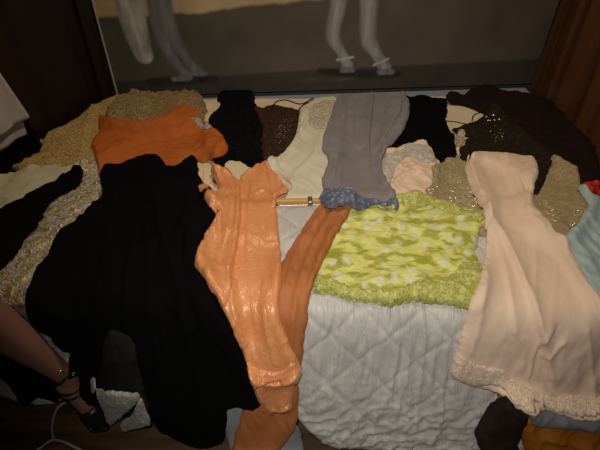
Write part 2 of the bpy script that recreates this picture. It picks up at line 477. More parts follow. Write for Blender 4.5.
# painting: flat canvas with a thickness, standing at the back of the bed
paint = empty('horse_painting', tuple(wall_pt(WLEN/2, 0, .45)))
prop(paint, 'large unframed painting with a pale horse on dark ground behind the bed', 'painting')
PH = .95; PW = WLEN-.004
def pp(px, py):    # photo point on the painting's plane -> (a,z)
    d = Vector(ray(px, py)); o = Vector((0, 0, CAMZ)); A = wall_pt(0, 0, 0)
    t = (A-o).dot(wn)/d.dot(wn); q = o+d*t; return ((q-A).dot(wd), q.z)
NA, NZ = 420, 190
aa = np.linspace(0, PW, NA); zz = np.linspace(.452, .452+PH, NZ); A2, Z2 = np.meshgrid(aa, zz, indexing='ij')
def sm(e0, e1, x): t = np.clip((x-e0)/(e1-e0), 0, 1); return t*t*(3-2*t)
colr = np.zeros((NA, NZ, 3)); n1 = fbm(A2/.12, Z2/.12, 3); n2 = fbm(A2/.02, Z2/.1, 9)
h0 = pp(90, 18); h1 = pp(200, 13); h2 = pp(290, 3); h3 = pp(420, -12); 
hor = np.interp(A2, [h0[0], h1[0], h2[0], h3[0], 3], [h0[1], h1[1], h2[1], h3[1], h3[1]+.06])+.016*(fbm(A2/.05, A2*0, 5)-.5)
earth = np.array([.108, .088, .070]); olive = np.array([.088, .084, .062]); tan = np.array([.55, .42, .25])
tt = sm(.3, .9, A2)[..., None]
colr[:] = (olive*(1-tt)+earth*tt)*(.8+.4*n1[..., None])*1.15
w = sm(-.006, .012, Z2-hor)[..., None]; colr = colr*(1-w)+(tan*(.8+.4*n1[..., None]))*w
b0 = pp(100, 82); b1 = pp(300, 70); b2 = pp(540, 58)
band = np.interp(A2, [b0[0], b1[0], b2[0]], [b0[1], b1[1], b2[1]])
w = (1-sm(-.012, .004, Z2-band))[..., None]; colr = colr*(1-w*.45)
for (x, y, l, s) in ((312, 80, .05, .9), (345, 79, .05, .9)):       # faint lighter strokes in the foreground
    c = pp(x, y); g = np.exp(-((A2-c[0]-(Z2-c[1])*1.5)/l)**2-((Z2-c[1])/.012)**2)[..., None]; colr += g*.035
def stroke(pts, cc, soft=.35, tex=.35):
    global colr
    Q = catmull([(*pp(x, y), r/210.) for x, y, r in pts], 5)
    best = np.full(A2.shape, 9.)
    for i in range(len(Q)-1):
        a = Q[i]; b = Q[i+1]; e = b[:2]-a[:2]; L = e@e+1e-12
        t = np.clip(((A2-a[0])*e[0]+(Z2-a[1])*e[1])/L, 0, 1)
        d = np.hypot(A2-a[0]-t*e[0], Z2-a[1]-t*e[1])/(a[2]+(b[2]-a[2])*t); best = np.minimum(best, d)
    w = (1-sm(1-soft, 1+soft*.4, best))[..., None]
    shade = (1-tex+tex*2*n2[..., None])*(1.08-.35*np.clip(best, 0, 1)[..., None])
    colr = colr*(1-w)+np.array(cc)*shade*w
grey = (.33, .32, .30); dgrey = (.20, .205, .21)
# shadows under the hooves
stroke([(150, 82, 5), (185, 80, 6), (215, 79, 4)], (.03, .027, .022), .8)
stroke([(320, 71, 4), (365, 74, 5), (398, 74, 4)], (.03, .027, .022), .8)
# tail, hind legs
stroke([(152, -20, 9), (157, 20, 7), (165, 45, 6.5), (178, 66, 5), (188, 76, 5.5), (181, 77, 3.5)], dgrey)
stroke([(160, -20, 9), (166, 15, 8), (176, 42, 7), (186, 58, 4.5), (196, 70, 5.5), (201, 73, 4)], dgrey)
stroke([(118, -30, 13), (129, 5, 13), (135, 28, 12), (140, 45, 10.5), (144, 55, 9)], (.52, .51, .47), .2, .6)
# forelegs
stroke([(342, -30, 10), (338, 5, 8), (333, 30, 7.5), (334, 40, 7), (341, 52, 5), (344, 58, 5.5), (348, 66, 6)], grey)
stroke([(371, -30, 11), (369, 5, 9), (368, 32, 8.5), (369, 42, 8), (376, 53, 6), (380, 60, 6), (385, 68, 7)], grey)
stroke([(343, 70, 3.5), (353, 70, 3)], dgrey, .3)
stroke([(380, 72, 3.5), (392, 72, 3)], dgrey, .3)
stroke([(174, 79, 3), (184, 79, 2.5)], dgrey, .3)
stroke([(194, 73, 3), (205, 74, 2.5)], dgrey, .3)
for a, b in (((337, 60), (353, 57)), ((374, 65), (388, 59))):
    stroke([(*a, 1.6), (*b, 1.6)], (.46, .46, .44), .5)
# belly and body above the picture's edge
stroke([(130, -95, 60), (250, -110, 62), (370, -95, 60)], (.42, .41, .38), .15)
me = bpy.data.meshes.new('canvas'); vs = []; 
base = np.array([WL.x, WL.y, 0.]); wdn = np.array([wd.x, wd.y, 0.]); wnn = np.array([wn.x, wn.y, 0.])
vv = base+A2.ravel()[:, None]*wdn+np.array([0, 0, 1.])*Z2.ravel()[:, None]
vb = vv-wnn*.03; idx = np.arange(NA*NZ).reshape(NA, NZ)
fq = np.stack([idx[:-1, :-1], idx[1:, :-1], idx[1:, 1:], idx[:-1, 1:]], -1).reshape(-1, 4)
rimv = list(idx[:, 0])+list(idx[-1, 1:])+list(idx[-2::-1, -1])+list(idx[0, -2:0:-1])
nf = len(vv); vr = vb[rimv]; faces = fq.tolist()
for k in range(len(rimv)):
    k2 = (k+1) % len(rimv); faces.append([int(rimv[k]), nf+k, nf+k2, int(rimv[k2])])
faces.append([nf+k for k in range(len(rimv))])
me.from_pydata(np.vstack([vv, vr]).tolist(), [], faces); me.update()
ca = me.color_attributes.new('paint', 'FLOAT_COLOR', 'POINT')
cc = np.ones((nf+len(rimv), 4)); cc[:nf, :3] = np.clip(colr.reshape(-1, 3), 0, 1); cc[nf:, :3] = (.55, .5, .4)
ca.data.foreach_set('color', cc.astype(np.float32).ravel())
T = NT('oil_paint'); at = T.n('ShaderNodeAttribute', attribute_name='paint'); T.l(at.outputs['Color'], T.b.inputs['Base Color'])
T.b.inputs['Roughness'].default_value = .7; T.b.inputs['Specular IOR Level'].default_value = .2
qn = T.n('ShaderNodeTexNoise', Scale=300.0); bp = T.n('ShaderNodeBump', Strength=.2, Distance=.001); T.l(qn.outputs[0], bp.inputs['Height']); T.l(bp.outputs[0], T.b.inputs['Normal'])
o = link('canvas', me, T.m); o.parent = paint; o.matrix_parent_inverse = Matrix.Translation(-Vector(paint.location))
m_edge = plain('bare_canvas', (.55, .50, .40), .8)
ed = wall_pt(-.001, .002, 0), wall_pt(.006, .002, 0), wall_pt(.006, .005, 0), wall_pt(-.001, .005, 0)
prism('edge_tape', [(v.x, v.y) for v in ed], .452, .452+PH, m_edge, paint, 0)

# ------------------------------------------------------------------ fabrics
D = math.radians
m_sheet = cloth('cream_cotton', (.80, .66, .44), (.70, .56, .36), pat='weave')
m_quilt = cloth('silver_satin', (.60, .575, .53), (.55, .525, .48), rough=.45, sheen=.1, pat='satin', spec=.5, bump=.4, wr=(.003, .2, 0))
m_gold = cloth('gold_brocade', (.55, .52, .47), (.30, .28, .26), pat='brocade', c3=(.62, .42, .13), rough=.55, scale=1.2, bump=.5)
m_black = cloth('black_jersey', (.0035, .0034, .0032), (.0025, .0024, .0022), rough=.95, sheen=.0, spec=.08)
m_blackknit = cloth('black_crochet', (.007, .006, .006), (.002, .002, .002), rough=.95, sheen=.02, pat='crochet', spec=.1)
m_char = cloth('charcoal_voile', (.016, .016, .014), (.011, .011, .010), rough=.9, sheen=.02, spec=.15)
m_cotton = cloth('ivory_cotton', (.70, .63, .44), (.58, .52, .35))
m_croch = cloth('tan_crochet', (.72, .48, .17), (.40, .26, .09), pat='crochet', scale=1.3, bump=.5)
m_mesh = cloth('brown_crochet', (.54, .37, .16), (.20, .135, .055), pat='crochet', scale=1.5, bump=.5)
m_rust = cloth('rust_crepe', (.52, .13, .016), (.42, .10, .012), rough=.75, wr=(.002, .6, .4))
m_choc = cloth('chocolate_lace', (.085, .032, .014), (.035, .014, .007), pat='lace', rough=.6)
m_ivory = cloth('ivory_silk', (.76, .70, .54), (.68, .62, .46), rough=.45, pat='satin', wr=(.002, .5, .8))
m_ivlace = cloth('ivory_lace', (.80, .70, .56), (.55, .46, .34), pat='lace')
m_grey = cloth('slate_crepe', (.27, .245, .25), (.225, .203, .207), rough=.7, wr=(.0015, .5, 0))
m_greyl = cloth('slate_ruffle', (.30, .33, .45), (.14, .155, .22), pat='lace', rough=.6)
m_pink = cloth('blush_satin', (.84, .62, .45), (.78, .56, .40), rough=.45, pat='satin', wr=(.003, .5, .5))
m_greylace = cloth('grey_lace', (.80, .73, .62), (.60, .54, .45), pat='lace')
m_taupe = cloth('taupe_beaded_net', (.42, .33, .18), (.26, .20, .10), pat='net', c3=(.46, .38, .22), scale=1.6, bump=.2)
m_tan2 = cloth('sand_beaded_net', (.42, .31, .16), (.30, .22, .11), pat='net', c3=(.44, .34, .2), scale=1.6, bump=.2)
m_lime = cloth('lime_floral_lace', (.72, .70, .20), (.40, .38, .045), pat='floral', c3=(.72, .74, .50), rough=.45, bump=.4, scale=1.0, wr=(.002, .4, 1.4))
m_limeb = cloth('lime_guipure', (.76, .74, .27), (.54, .53, .12), pat='lace', rough=.55, scale=.75, bump=.5)
m_orange = cloth('burnt_orange_chiffon', (.52, .19, .062), (.38, .125, .036), rough=.6, pat='satin', wr=(.002, .15, .25))
m_peach = cloth('peach_satin', (.84, .36, .145), (.76, .29, .105), rough=.31, pat='satin', sheen=.2, spec=.7, wr=(.004, .5, .1))
m_beige = cloth('nude_crepe', (.84, .63, .47), (.78, .57, .42), rough=.65, wr=(.0015, .5, .2))
m_beigel = cloth('nude_lace', (.97, .77, .59), (.86, .67, .50), pat='lace')
m_maroon = cloth('dark_brown_knit', (.018, .008, .005), (.012, .005, .004), rough=.9, sheen=.1, spec=.15)
m_olive = cloth('dark_olive_net', (.014, .009, .004), (.022, .014, .005), pat='net', c3=(.05, .034, .008), spec=.2)
m_blue = cloth('pale_blue_chiffon', (.44, .55, .54), (.37, .47, .47), rough=.55, pat='satin', wr=(.002, .3, .3))
m_red = cloth('red_print', (.75, .035, .01), (.03, .01, .01), pat='net', c3=(.9, .25, .12), rough=.6)
m_ochre = cloth('ochre_silk', (.46, .17, .015), (.36, .12, .01), rough=.6, pat='satin')
m_dkbr = cloth('dark_brown_suede', (.022, .010, .006), (.016, .008, .005))
m_slateb = cloth('grey_blue_satin', (.27, .29, .31), (.23, .25, .27), rough=.45, pat='satin')
m_white = cloth('white_linen', (.62, .60, .56), (.55, .53, .49), wr=(.002, .4, 0))
m_whlace = cloth('white_lace', (.62, .60, .56), (.40, .38, .34), pat='lace')
m_woodl = plain('light_wood', (.70, .40, .12), .4)
m_steel = plain('steel', (.45, .46, .47), .3, 1.0)
m_goldm = plain('gold_metal', (.85, .6, .25), .25, 1.0)
m_bead = plain('glass_bead', (.85, .74, .52), .18, .5)

# ------------------------------------------------------------------ layers, bottom first
garment('bed_sheet', [(112, 104), (205, 99), (330, 98), (440, 96), (520, 96), (545, 110), (590, 160), (592, 200), (560, 235), (420, 245), (300, 245), (180, 240), (60, 235), (20, 215), (10, 190), (60, 150)],
        m_sheet, T=.006, lump=.004, grain=(0, .003, .05, 3), label='cream cotton bed sheet lying smooth under the clothes', cat='sheet', step=.014, seed=2, jit=.0)

garment('black_jumper', [(-22, 148), (12, 140), (34, 136), (42, 148), (36, 162), (16, 172), (5, 178), (-22, 190)], m_black, T=.02, lump=.02, seed=7, jit=.003, label='black jumper bundled at the far left below the hanging linen', cat='jumper')

# quilt with stitched diamonds and puckers
def quilt_extra(x, s, d):
    wq = .02*(fbm(x/.12, s/.12, 61)-.5)
    a = (x*.66+s*.75+wq)/.105; b = (-x*.66+s*.75-wq)/.105
    da = np.abs(a-np.round(a)); db = np.abs(b-np.round(b)); m = np.minimum(da, db)
    puff = .0048*(1-np.exp(-(m/.06)))
    k = sm(1.32, 1.5, s); low = sm(1.55, 1.8, s)
    pleat = .017*k*(1-.45*low)*(1-np.abs(2*fbm(x/.036+.8*fbm(s/.1, x/.1, 4), s/.22, 21, 3)-1)**.7)
    n = fbm(x/.05+s/.10, s/.026+x/.2, 33, 3); cr_ = .019*low*(1-np.abs(2*n-1)**.6)
    return puff+pleat+cr_
garment('quilt', [(195, 214), (300, 207), (420, 207), (520, 205), (570, 240), (600, 300), (603, 330), (590, 450), (520, 458), (440, 452), (400, 450), (365, 449), (330, 446), (312, 432), (298, 418), (288, 400), (270, 385), (240, 360), (205, 310), (190, 270)],
        m_quilt, T=.012, lump=.004, extra=quilt_extra, step=.0058, seed=5, label='silvery white satin quilt with stitched diamonds hanging over the bed front', cat='quilt')

# left side ----------------------------------------------------------
garment('white_skirt', [(-25, 340), (10, 330), (40, 345), (62, 352), (80, 372), (60, 400), (38, 404), (15, 400), (-25, 385)], m_white, T=.005, grain=(.2, .006, .03, 3), seed=8,
        label='whitish cloth edge near the floor behind the bare leg', cat='cloth')
garment('black_trousers', [(-25, 330), (15, 330), (45, 355), (64, 380), (58, 402), (38, 398), (22, 406), (8, 385), (-12, 372), (-30, 368)], m_black, T=.01, grain=(.2, .008, .04, 3), seed=9,
        label='black garment hanging low at the far left behind the bare leg', cat='garment')
garment('crochet_shawl', [(101, 103), (116, 100), (132, 98), (150, 110), (155, 130), (130, 155), (100, 172), (78, 176), (50, 174), (30, 176), (14, 172), (38, 158), (41, 146), (50, 133), (64, 122), (84, 112)],
        m_croch, T=.012, lump=.016, grain=(D(60), .016, .03, 4), jit=.003, seed=11, ridges=[([(75, 118), (62, 135), (52, 155)], .010, .012), ([(95, 112), (88, 135), (84, 160)], .012, .012), ([(45, 158), (60, 162), (74, 160)], -.008, .006)],
        label='yellowish tan crochet shawl at the back left against the dark wardrobe', cat='shawl')
o = garment('mesh_cardigan', [(107, 112), (116, 101), (133, 96), (150, 91), (158, 86), (168, 85), (178, 92), (192, 93), (202, 99), (206, 112), (200, 128), (170, 140), (130, 138), (110, 132)],
        m_mesh, T=.012, lump=.014, jit=.004, grain=(D(-50), .014, .03, 3), seed=12, ridges=[([(150, 96), (160, 89), (176, 88), (186, 95)], .012, .008)],
        label='brown open-knit cardigan bunched against the painting above the rust blouse', cat='cardigan')
garment('cotton_nightdress', [(-22, 190), (5, 178), (25, 168), (50, 172), (70, 166), (82, 163), (84, 175), (65, 188), (40, 200), (15, 210), (-22, 232)],
        m_cotton, T=.010, grain=(D(55), .010, .035, 3), seed=13, label='cream cotton nightdress at the left edge beside the crochet shawl', cat='nightdress')
o = garment('brocade_dress', [(80, 166), (94, 164), (103, 175), (104, 192), (90, 216), (70, 240), (62, 270), (60, 300), (62, 330), (70, 345), (90, 385), (78, 378), (66, 366), (52, 350), (38, 330), (26, 316), (14, 312), (-22, 330), (-22, 300), (-5, 278), (10, 258), (28, 238), (45, 213), (58, 197), (72, 190), (80, 180)],
        m_gold, T=.012, lump=.010, grain=(D(40), .010, .025, 3), jit=.003, seed=14, label='gold and silver brocade dress winding between the two black pieces at left', cat='dress')
garment('lace_trim', [(52, 330), (63, 345), (69, 333), (72, 352), (74, 372), (66, 366), (50, 348), (36, 326), (26, 312), (30, 310)], m_whlace, T=.003, seed=15, parent=o, label='white lace edging')
garment('black_blouse', [(72, 168), (80, 164), (84, 172), (81, 181), (72, 190), (62, 194), (50, 204), (40, 220), (26, 238), (12, 256), (-5, 274), (-22, 290), (-22, 222), (0, 208), (22, 198), (45, 185), (60, 178)],
        m_black, T=.012, grain=(D(45), .008, .03, 3), jit=.003, seed=16, label='black blouse at far left between the cream nightdress and gold brocade dress', cat='blouse')

# back row -------------------------------------------------------------
o = garment('crochet_blouse', [(217, 99), (224, 94), (238, 91), (252, 93), (256, 104), (263, 120), (268, 140), (269, 168), (248, 166), (238, 160), (226, 163), (222, 182), (214, 182), (212, 160), (206, 150), (208, 122), (214, 112), (221, 106)],
        m_blackknit, T=.018, lump=.012, jit=.003, grain=(0, .008, .03, 3), seed=17, label='black crochet blouse between the rust blouse and brown beaded camisole', cat='blouse')
o = garment('camisole', [(254, 107), (262, 108), (272, 105), (286, 107), (303, 112), (302, 122), (294, 138), (284, 152), (272, 160), (266, 170), (262, 150), (262, 125)],
        m_choc, T=.010, lump=.006, seed=18, jit=.002, label='chocolate brown beaded camisole with thin straps beside the black crochet blouse', cat='camisole')
cami = o
ivory = garment('ivory_slip', [(300, 110), (312, 101), (322, 98), (340, 99), (345, 120), (340, 150), (338, 196), (326, 199), (300, 200), (284, 199), (286, 190), (270, 178), (268, 168), (278, 158), (290, 145), (298, 128)],
        m_ivory, T=.010, lump=.0044, seed=19, grain=(D(-25), .006, .04, 3), ridges=[([(313, 112), (304, 130), (290, 150), (276, 168)], .016, .007, 1), ([(300, 126), (290, 145), (275, 162)], -.006, .008), ([(322, 135), (312, 160), (296, 175), (288, 192)], .010, .012)],
        label='ivory silk slip lying flat left of the grey gown', cat='slip')
garment('lace_bodice', [(312, 106), (322, 101), (338, 101), (336, 118), (326, 127), (316, 128), (308, 122)], m_ivlace, T=.003, seed=20, parent=ivory, follow=True, label='ivory lace bodice')
for pts in ([(272, 108), (276, 102), (286, 100), (300, 104), (310, 100), (313, 98), (312, 101), (303, 105), (298, 111)],):
    strap('strap', pts, .0028, m_choc, cami)
strap('strap', [(270, 170), (279, 176), (289, 182), (291, 189), (284, 194)], .0012, m_ivlace, ivory)

def add_beads(parent, box, n, r, mat, seed, px_ok):
    rng = random.Random(seed); vs = []; fs = []
    k = 0; tries = 0
    while k < n and tries < n*20:
        tries += 1
        px = rng.uniform(box[0], box[2]); py = rng.uniform(box[1], box[3])
        if not px_ok(px, py): continue
        c = Vector(on_pile(px, py, r*.4)); rr = r*rng.uniform(.6, 1.2); b = len(vs); k += 1
        ring = 6
        vs.append(c+Vector((0, -.2, 1)).normalized()*rr)
        for lv in (0, 1):
            for j in range(ring):
                a = 2*math.pi*j/ring; q = .8 if lv == 0 else 1
                vs.append(c+Vector((math.cos(a)*rr*q, math.sin(a)*rr*q, rr*(.6 if lv == 0 else -.1))))
        for j in range(ring):
            fs.append((b, b+1+j, b+1+(j+1) % ring)); fs.append((b+1+j, b+7+j, b+7+(j+1) % ring, b+1+(j+1) % ring))
    o = mesh('beading', vs, fs, mat, None); o.parent = parent; o['kind'] = 'stuff'
    return o
add_beads(cami, (275, 115, 300, 150), 40, .0016, m_bead, 3, lambda x, y: (x-288)**2/150+(y-133)**2/250 < 1 and x < 302-(y-112)*.7)

# trouser hanger --------------------------------------------------------
hg = empty('trouser_hanger', tuple(on_pile(306, 203))); prop(hg, 'light wooden trouser hanger with steel clip between the peach gown and orange gown', 'hanger')
a = Vector(on_pile(276, 201, .010)); b = Vector(on_pile(340, 200, .010)); zz_ = max(a.z, b.z); a.z = b.z = zz_
d = (b-a).normalized(); nn = Vector((-d.y, d.x, 0)); L = (b-a).length
q = [a-nn*.008, b-nn*.008, b+nn*.008, a+nn*.008]
prism('bar', [(v.x, v.y) for v in q], zz_-.008, zz_+.006, m_woodl, hg, .003)
tube('steel_rod', [a-nn*.020-Vector((0, 0, .004)), (a+b)/2-nn*.020-Vector((0, 0, .004)), b-nn*.020-Vector((0, 0, .004))], .0018, m_steel, hg)
c = a+d*L*.53; q = [c-d*.008-nn*.023, c+d*.008-nn*.023, c+d*.008+nn*.010, c-d*.008+nn*.010]
prism('clip', [(v.x, v.y) for v in q], zz_-.006, zz_+.011, m_steel, hg, .003)
xs_ = to_xs([(276, 199), (335, 199), (335, 209), (276, 209)], H); mk = inside(gx, gs, xs_); H[mk] += .018

# right back ------------------------------------------------------------
garment('black_shirt', [(396, 98), (410, 98), (420, 96), (432, 99), (446, 99), (447, 112), (446, 124), (452, 132), (456, 146), (455, 158), (443, 164), (434, 155), (428, 146), (412, 142), (396, 150), (384, 153), (384, 130)],
        m_black, T=.012, jit=.0035, lump=.008, seed=22, grain=(0, .006, .03, 3), label='small black shirt right of the grey gown', cat='shirt')
o = garment('blush_slip', [(384, 152), (396, 150), (408, 146), (420, 143), (430, 148), (436, 160), (437, 172), (434, 190), (428, 205), (405, 206), (388, 205), (378, 180)],
        m_pink, T=.012, lump=.012, seed=23, grain=(D(35), .010, .03, 2), ridges=[([(385, 160), (400, 172), (425, 180)], .010, .010), ([(392, 190), (405, 180), (432, 175)], .010, .008)],
        label='blush pink satin slip crumpled above the lime slip', cat='slip')
garment('lace_trim', [(386, 153), (396, 150), (408, 146), (420, 143), (430, 148), (435, 159), (424, 162), (410, 155), (400, 160), (394, 172), (389, 188), (383, 188), (381, 170)], m_greylace, T=.003, seed=24, parent=o, follow=True, label='grey lace edging')
maroon = garment('brown_shawl', [(446, 96), (453, 95), (462, 98), (468, 93), (480, 90), (492, 92), (505, 96), (524, 97), (545, 104), (575, 122), (592, 140), (598, 165), (600, 190), (580, 184), (560, 178), (548, 166), (530, 150), (512, 140), (500, 122), (480, 112), (465, 106), (450, 103)],
        m_maroon, T=.022, lump=.018, seed=25, grain=(D(-50), .012, .05, 3), label='very dark brown knitted shawl spread before the right wardrobe', cat='shawl')
sand = garment('sand_dress', [(551, 162), (558, 170), (568, 174), (580, 186), (590, 194), (592, 210), (580, 230), (568, 246), (552, 250), (530, 235), (525, 205), (530, 186), (542, 175)],
        m_tan2, T=.012, lump=.010, seed=26, jit=.003, label='sand brown beaded dress at right between the nude gown and pale blue dress', cat='dress')
taupe = garment('taupe_dress', [(427, 196), (432, 180), (433, 166), (441, 163), (447, 158), (454, 158), (458, 153), (468, 160), (478, 175), (492, 205), (492, 235), (478, 232), (450, 214)],
        m_taupe, T=.010, lump=.010, seed=27, jit=.003, label='taupe net dress with swirled beading between the lime slip and nude gown', cat='dress')
olive_o = garment('olive_dress', [(452, 131), (462, 126), (475, 122), (486, 115), (498, 113), (512, 124), (530, 136), (550, 160), (546, 176), (538, 192), (530, 190), (500, 170), (468, 160), (460, 155), (462, 142), (470, 138)],
        m_olive, T=.016, lump=.012, seed=28, jit=.002, label='dark olive brown dress with a gold beaded neck behind the nude gown', cat='dress')
strap('strap', [(446, 121), (456, 122), (468, 124), (478, 121)], .0022, m_maroon, olive_o)
strap('strap', [(472, 121), (474, 115), (482, 113), (492, 117)], .0024, m_maroon, olive_o)
garment('gold_cup', [(455, 136), (463, 133), (466, 142), (460, 147), (455, 143)], m_gold, T=.004, seed=29, parent=olive_o, follow=True, label='gold embroidered corner')
add_beads(olive_o, (486, 113, 500, 121), 9, .004, m_bead, 5, lambda x, y: True)
add_beads(olive_o, (490, 124, 505, 142), 26, .0022, m_goldm, 6, lambda x, y: (x-497)**2/50+(y-133)**2/90 < 1)
# beads swirls on the taupe and sand dresses
def swirl(parent, cx, cy, rr, seed):
    rng = random.Random(seed); a0 = rng.uniform(0, 6)
    pts = [(cx+math.cos(a0+k*.8)*rr*(1-.07*k), cy+math.sin(a0+k*.8)*rr*.8*(1-.07*k)) for k in range(8)]
    strap('bead_swirl', pts, .0022, m_bead, parent)
for k, (x, y, r) in enumerate(((464, 186, 5), (470, 194, 4), (460, 199, 4), (474, 203, 5), (432, 191, 4), (450, 204, 4), (467, 208, 4))): swirl(taupe, x, y, r, k)
for k, (x, y, r) in enumerate(((541, 203, 4), (550, 211, 4), (556, 219, 3.5), (577, 213, 5), (546, 222, 4), (573, 224, 3))): swirl(sand, x, y, r, k+20)
add_beads(taupe, (448, 180, 480, 212), 45, .0022, m_bead, 11, lambda x, y: abs(y-(176+(x-448)*.7)-10) < 14)
add_beads(taupe, (428, 186, 438, 195), 10, .0022, m_bead, 12, lambda x, y: True)
add_beads(sand, (540, 200, 562, 226), 26, .0022, m_bead, 13, lambda x, y: abs(y-(200+(x-540)*1.0)) < 7)
add_beads(sand, (570, 208, 582, 226), 14, .0022, m_bead, 14, lambda x, y: True)
red = garment('red_scarf', [(580, 186), (588, 183), (600, 184), (618, 188), (620, 200), (606, 199), (594, 193), (584, 191)], m_red, T=.012, lump=.008, seed=30, label='bright red patterned scarf beside the right wardrobe', cat='scarf')
blue = garment('blue_dress', [(577, 188), (584, 190), (594, 196), (612, 204), (640, 214), (650, 320), (615, 330), (596, 308), (580, 280), (560, 244), (574, 228), (584, 212), (588, 203)],
        m_blue, T=.012, lump=.008, seed=31, grain=(D(-15), .014, .035, 5), label='pale blue chiffon dress at the right edge beside the nude gown', cat='dress')

# middle ---------------------------------------------------------------
lime = garment('lime_slip', [(340, 206), (352, 199), (380, 197), (400, 197), (415, 195), (432, 198), (452, 205), (470, 210), (486, 213), (487, 222), (478, 228), (477, 242), (473, 252), (480, 264), (484, 280), (481, 297), (474, 306), (462, 308), (445, 303), (420, 301), (405, 302), (392, 306), (378, 303), (355, 300), (335, 294), (314, 290), (316, 276), (322, 258), (330, 238)],
        m_lime, T=.012, lump=.008, seed=32, scallop=(.004, .022), grain=(D(75), .008, .04, 3),
        ridges=[([(350, 214), (385, 222), (430, 238), (475, 243)], .012, .010), ([(345, 232), (390, 236), (425, 240)], -.006, .008), ([(358, 288), (385, 282), (420, 265), (450, 255)], .012, .009), ([(330, 240), (350, 236), (380, 238), (405, 243)], .010, .008)],
        label='lime green floral lace slip spread over the quilt in the centre', cat='slip')
garment('lace_border', [(318, 276), (335, 280), (352, 287), (372, 290), (395, 290), (415, 282), (440, 280), (455, 272), (465, 262), (478, 264), (483, 280), (480, 297), (473, 305), (462, 307), (445, 302), (420, 300), (405, 301), (392, 305), (378, 302), (355, 299), (335, 293), (315, 289)],
        m_limeb, T=.004, lump=.003, seed=33, scallop=(.004, .022), parent=lime, follow=True, label='thick guipure lace hem')
garment('top_border', [(352, 200), (380, 198), (400, 198), (415, 196), (432, 199), (452, 206), (470, 211), (485, 214), (485, 218), (468, 215), (450, 210), (430, 204), (410, 201), (380, 202), (352, 204)],
        m_limeb, T=.003, lump=.002, seed=34, parent=lime, follow=True, label='olive lace top edge')

white_under = garment('white_petticoat', [(215, 395), (240, 398), (270, 400), (290, 415), (300, 432), (303, 456), (285, 462), (235, 455), (225, 432), (213, 418)],
        m_slateb, T=.006, seed=35, label='pale bluish petticoat showing either side of the orange gown hem', cat='petticoat')
orange = garment('orange_gown', [(322, 203), (330, 200), (352, 203), (347, 216), (333, 240), (319, 268), (311, 292), (307, 325), (303, 352), (299, 380), (298, 410), (294, 432), (282, 447), (270, 462), (232, 462), (234, 440), (240, 420), (244, 395), (250, 365), (262, 330), (272, 290), (282, 262), (300, 232)],
        m_orange, T=.010, lump=.003, seed=36, grain=(D(-24), .008, .018, 26, .5),
        ridges=[([(336, 208), (312, 250), (296, 300), (290, 350)], .010, .008), ([(326, 210), (300, 248), (286, 290)], .008, .007), ([(345, 212), (322, 255), (306, 300)], .008, .007), ([(262, 420), (262, 455)], .006, .01)],
        label='burnt orange chiffon gown falling from the grey gown hem to the floor', cat='gown')
grey = garment('grey_gown', [(337, 98), (350, 95), (366, 96), (380, 94), (394, 97), (402, 95), (409, 101), (409, 114), (404, 128), (396, 140), (386, 150), (381, 164), (388, 182), (396, 198), (380, 202), (360, 202), (342, 206), (326, 200), (323, 190), (322, 178), (328, 160), (322, 148), (324, 134), (330, 118)],
        m_grey, T=.011, lump=.0044, seed=37, step=.005, grain=(D(15), .005, .03, 5),
        ridges=[([(372, 97), (371, 115), (368, 140), (369, 160), (374, 172)], .020, .008, 1), ([(340, 100), (334, 125), (328, 150)], .010, .009, -1), ([(400, 98), (400, 112), (390, 130), (376, 152)], .014, .008, 1),
                ([(325, 152), (336, 158), (348, 152), (364, 150)], .010, .005, 1), ([(334, 176), (336, 160), (346, 146)], .007, .006), ([(355, 105), (352, 130), (356, 148)], .006, .008), ([(378, 160), (384, 180), (394, 196)], .006, .008, 1)],
        label='slate grey crepe gown laid from the painting down to the lime slip', cat='gown')
garment('bow', [(343, 190), (349, 191), (354, 194), (353, 199), (347, 200), (342, 196)], m_greylace, T=.006, seed=57, parent=grey, label='black and white bow')
garment('ruffle_hem', [(325, 188), (334, 190), (345, 194), (360, 197), (378, 197), (394, 196), (399, 201), (388, 205), (372, 204), (362, 208), (350, 207), (338, 209), (325, 205), (320, 199)],
        m_greyl, T=.007, lump=.004, seed=38, parent=grey, jit=.003, grain=(0, .006, .010, 3), label='ruffled slate blue lace hem')

rust = garment('rust_blouse', [(99, 116), (108, 119), (122, 120), (135, 122), (150, 121), (162, 117), (172, 109), (186, 106), (198, 111), (204, 120), (214, 128), (222, 135), (228, 146), (224, 154), (212, 158), (202, 162), (192, 160), (182, 168), (170, 178), (130, 180), (108, 182), (100, 178), (97, 160), (91, 143), (99, 132)],
        m_rust, T=.014, lump=.010, seed=39, grain=(D(70), .005, .05, 2.5), ridges=[([(110, 124), (140, 130), (165, 124), (185, 112)], .008, .010), ([(150, 150), (175, 145), (200, 138)], .006, .012)],
        label='rust orange short blouse lying over the back left clothes', cat='blouse')
garment('tie_end', [(192, 124), (197, 116), (201, 117), (202, 124), (207, 126), (211, 128), (207, 130), (200, 127)], m_whlace, T=.004, seed=40, parent=rust, follow=True, label='white knotted tie end')

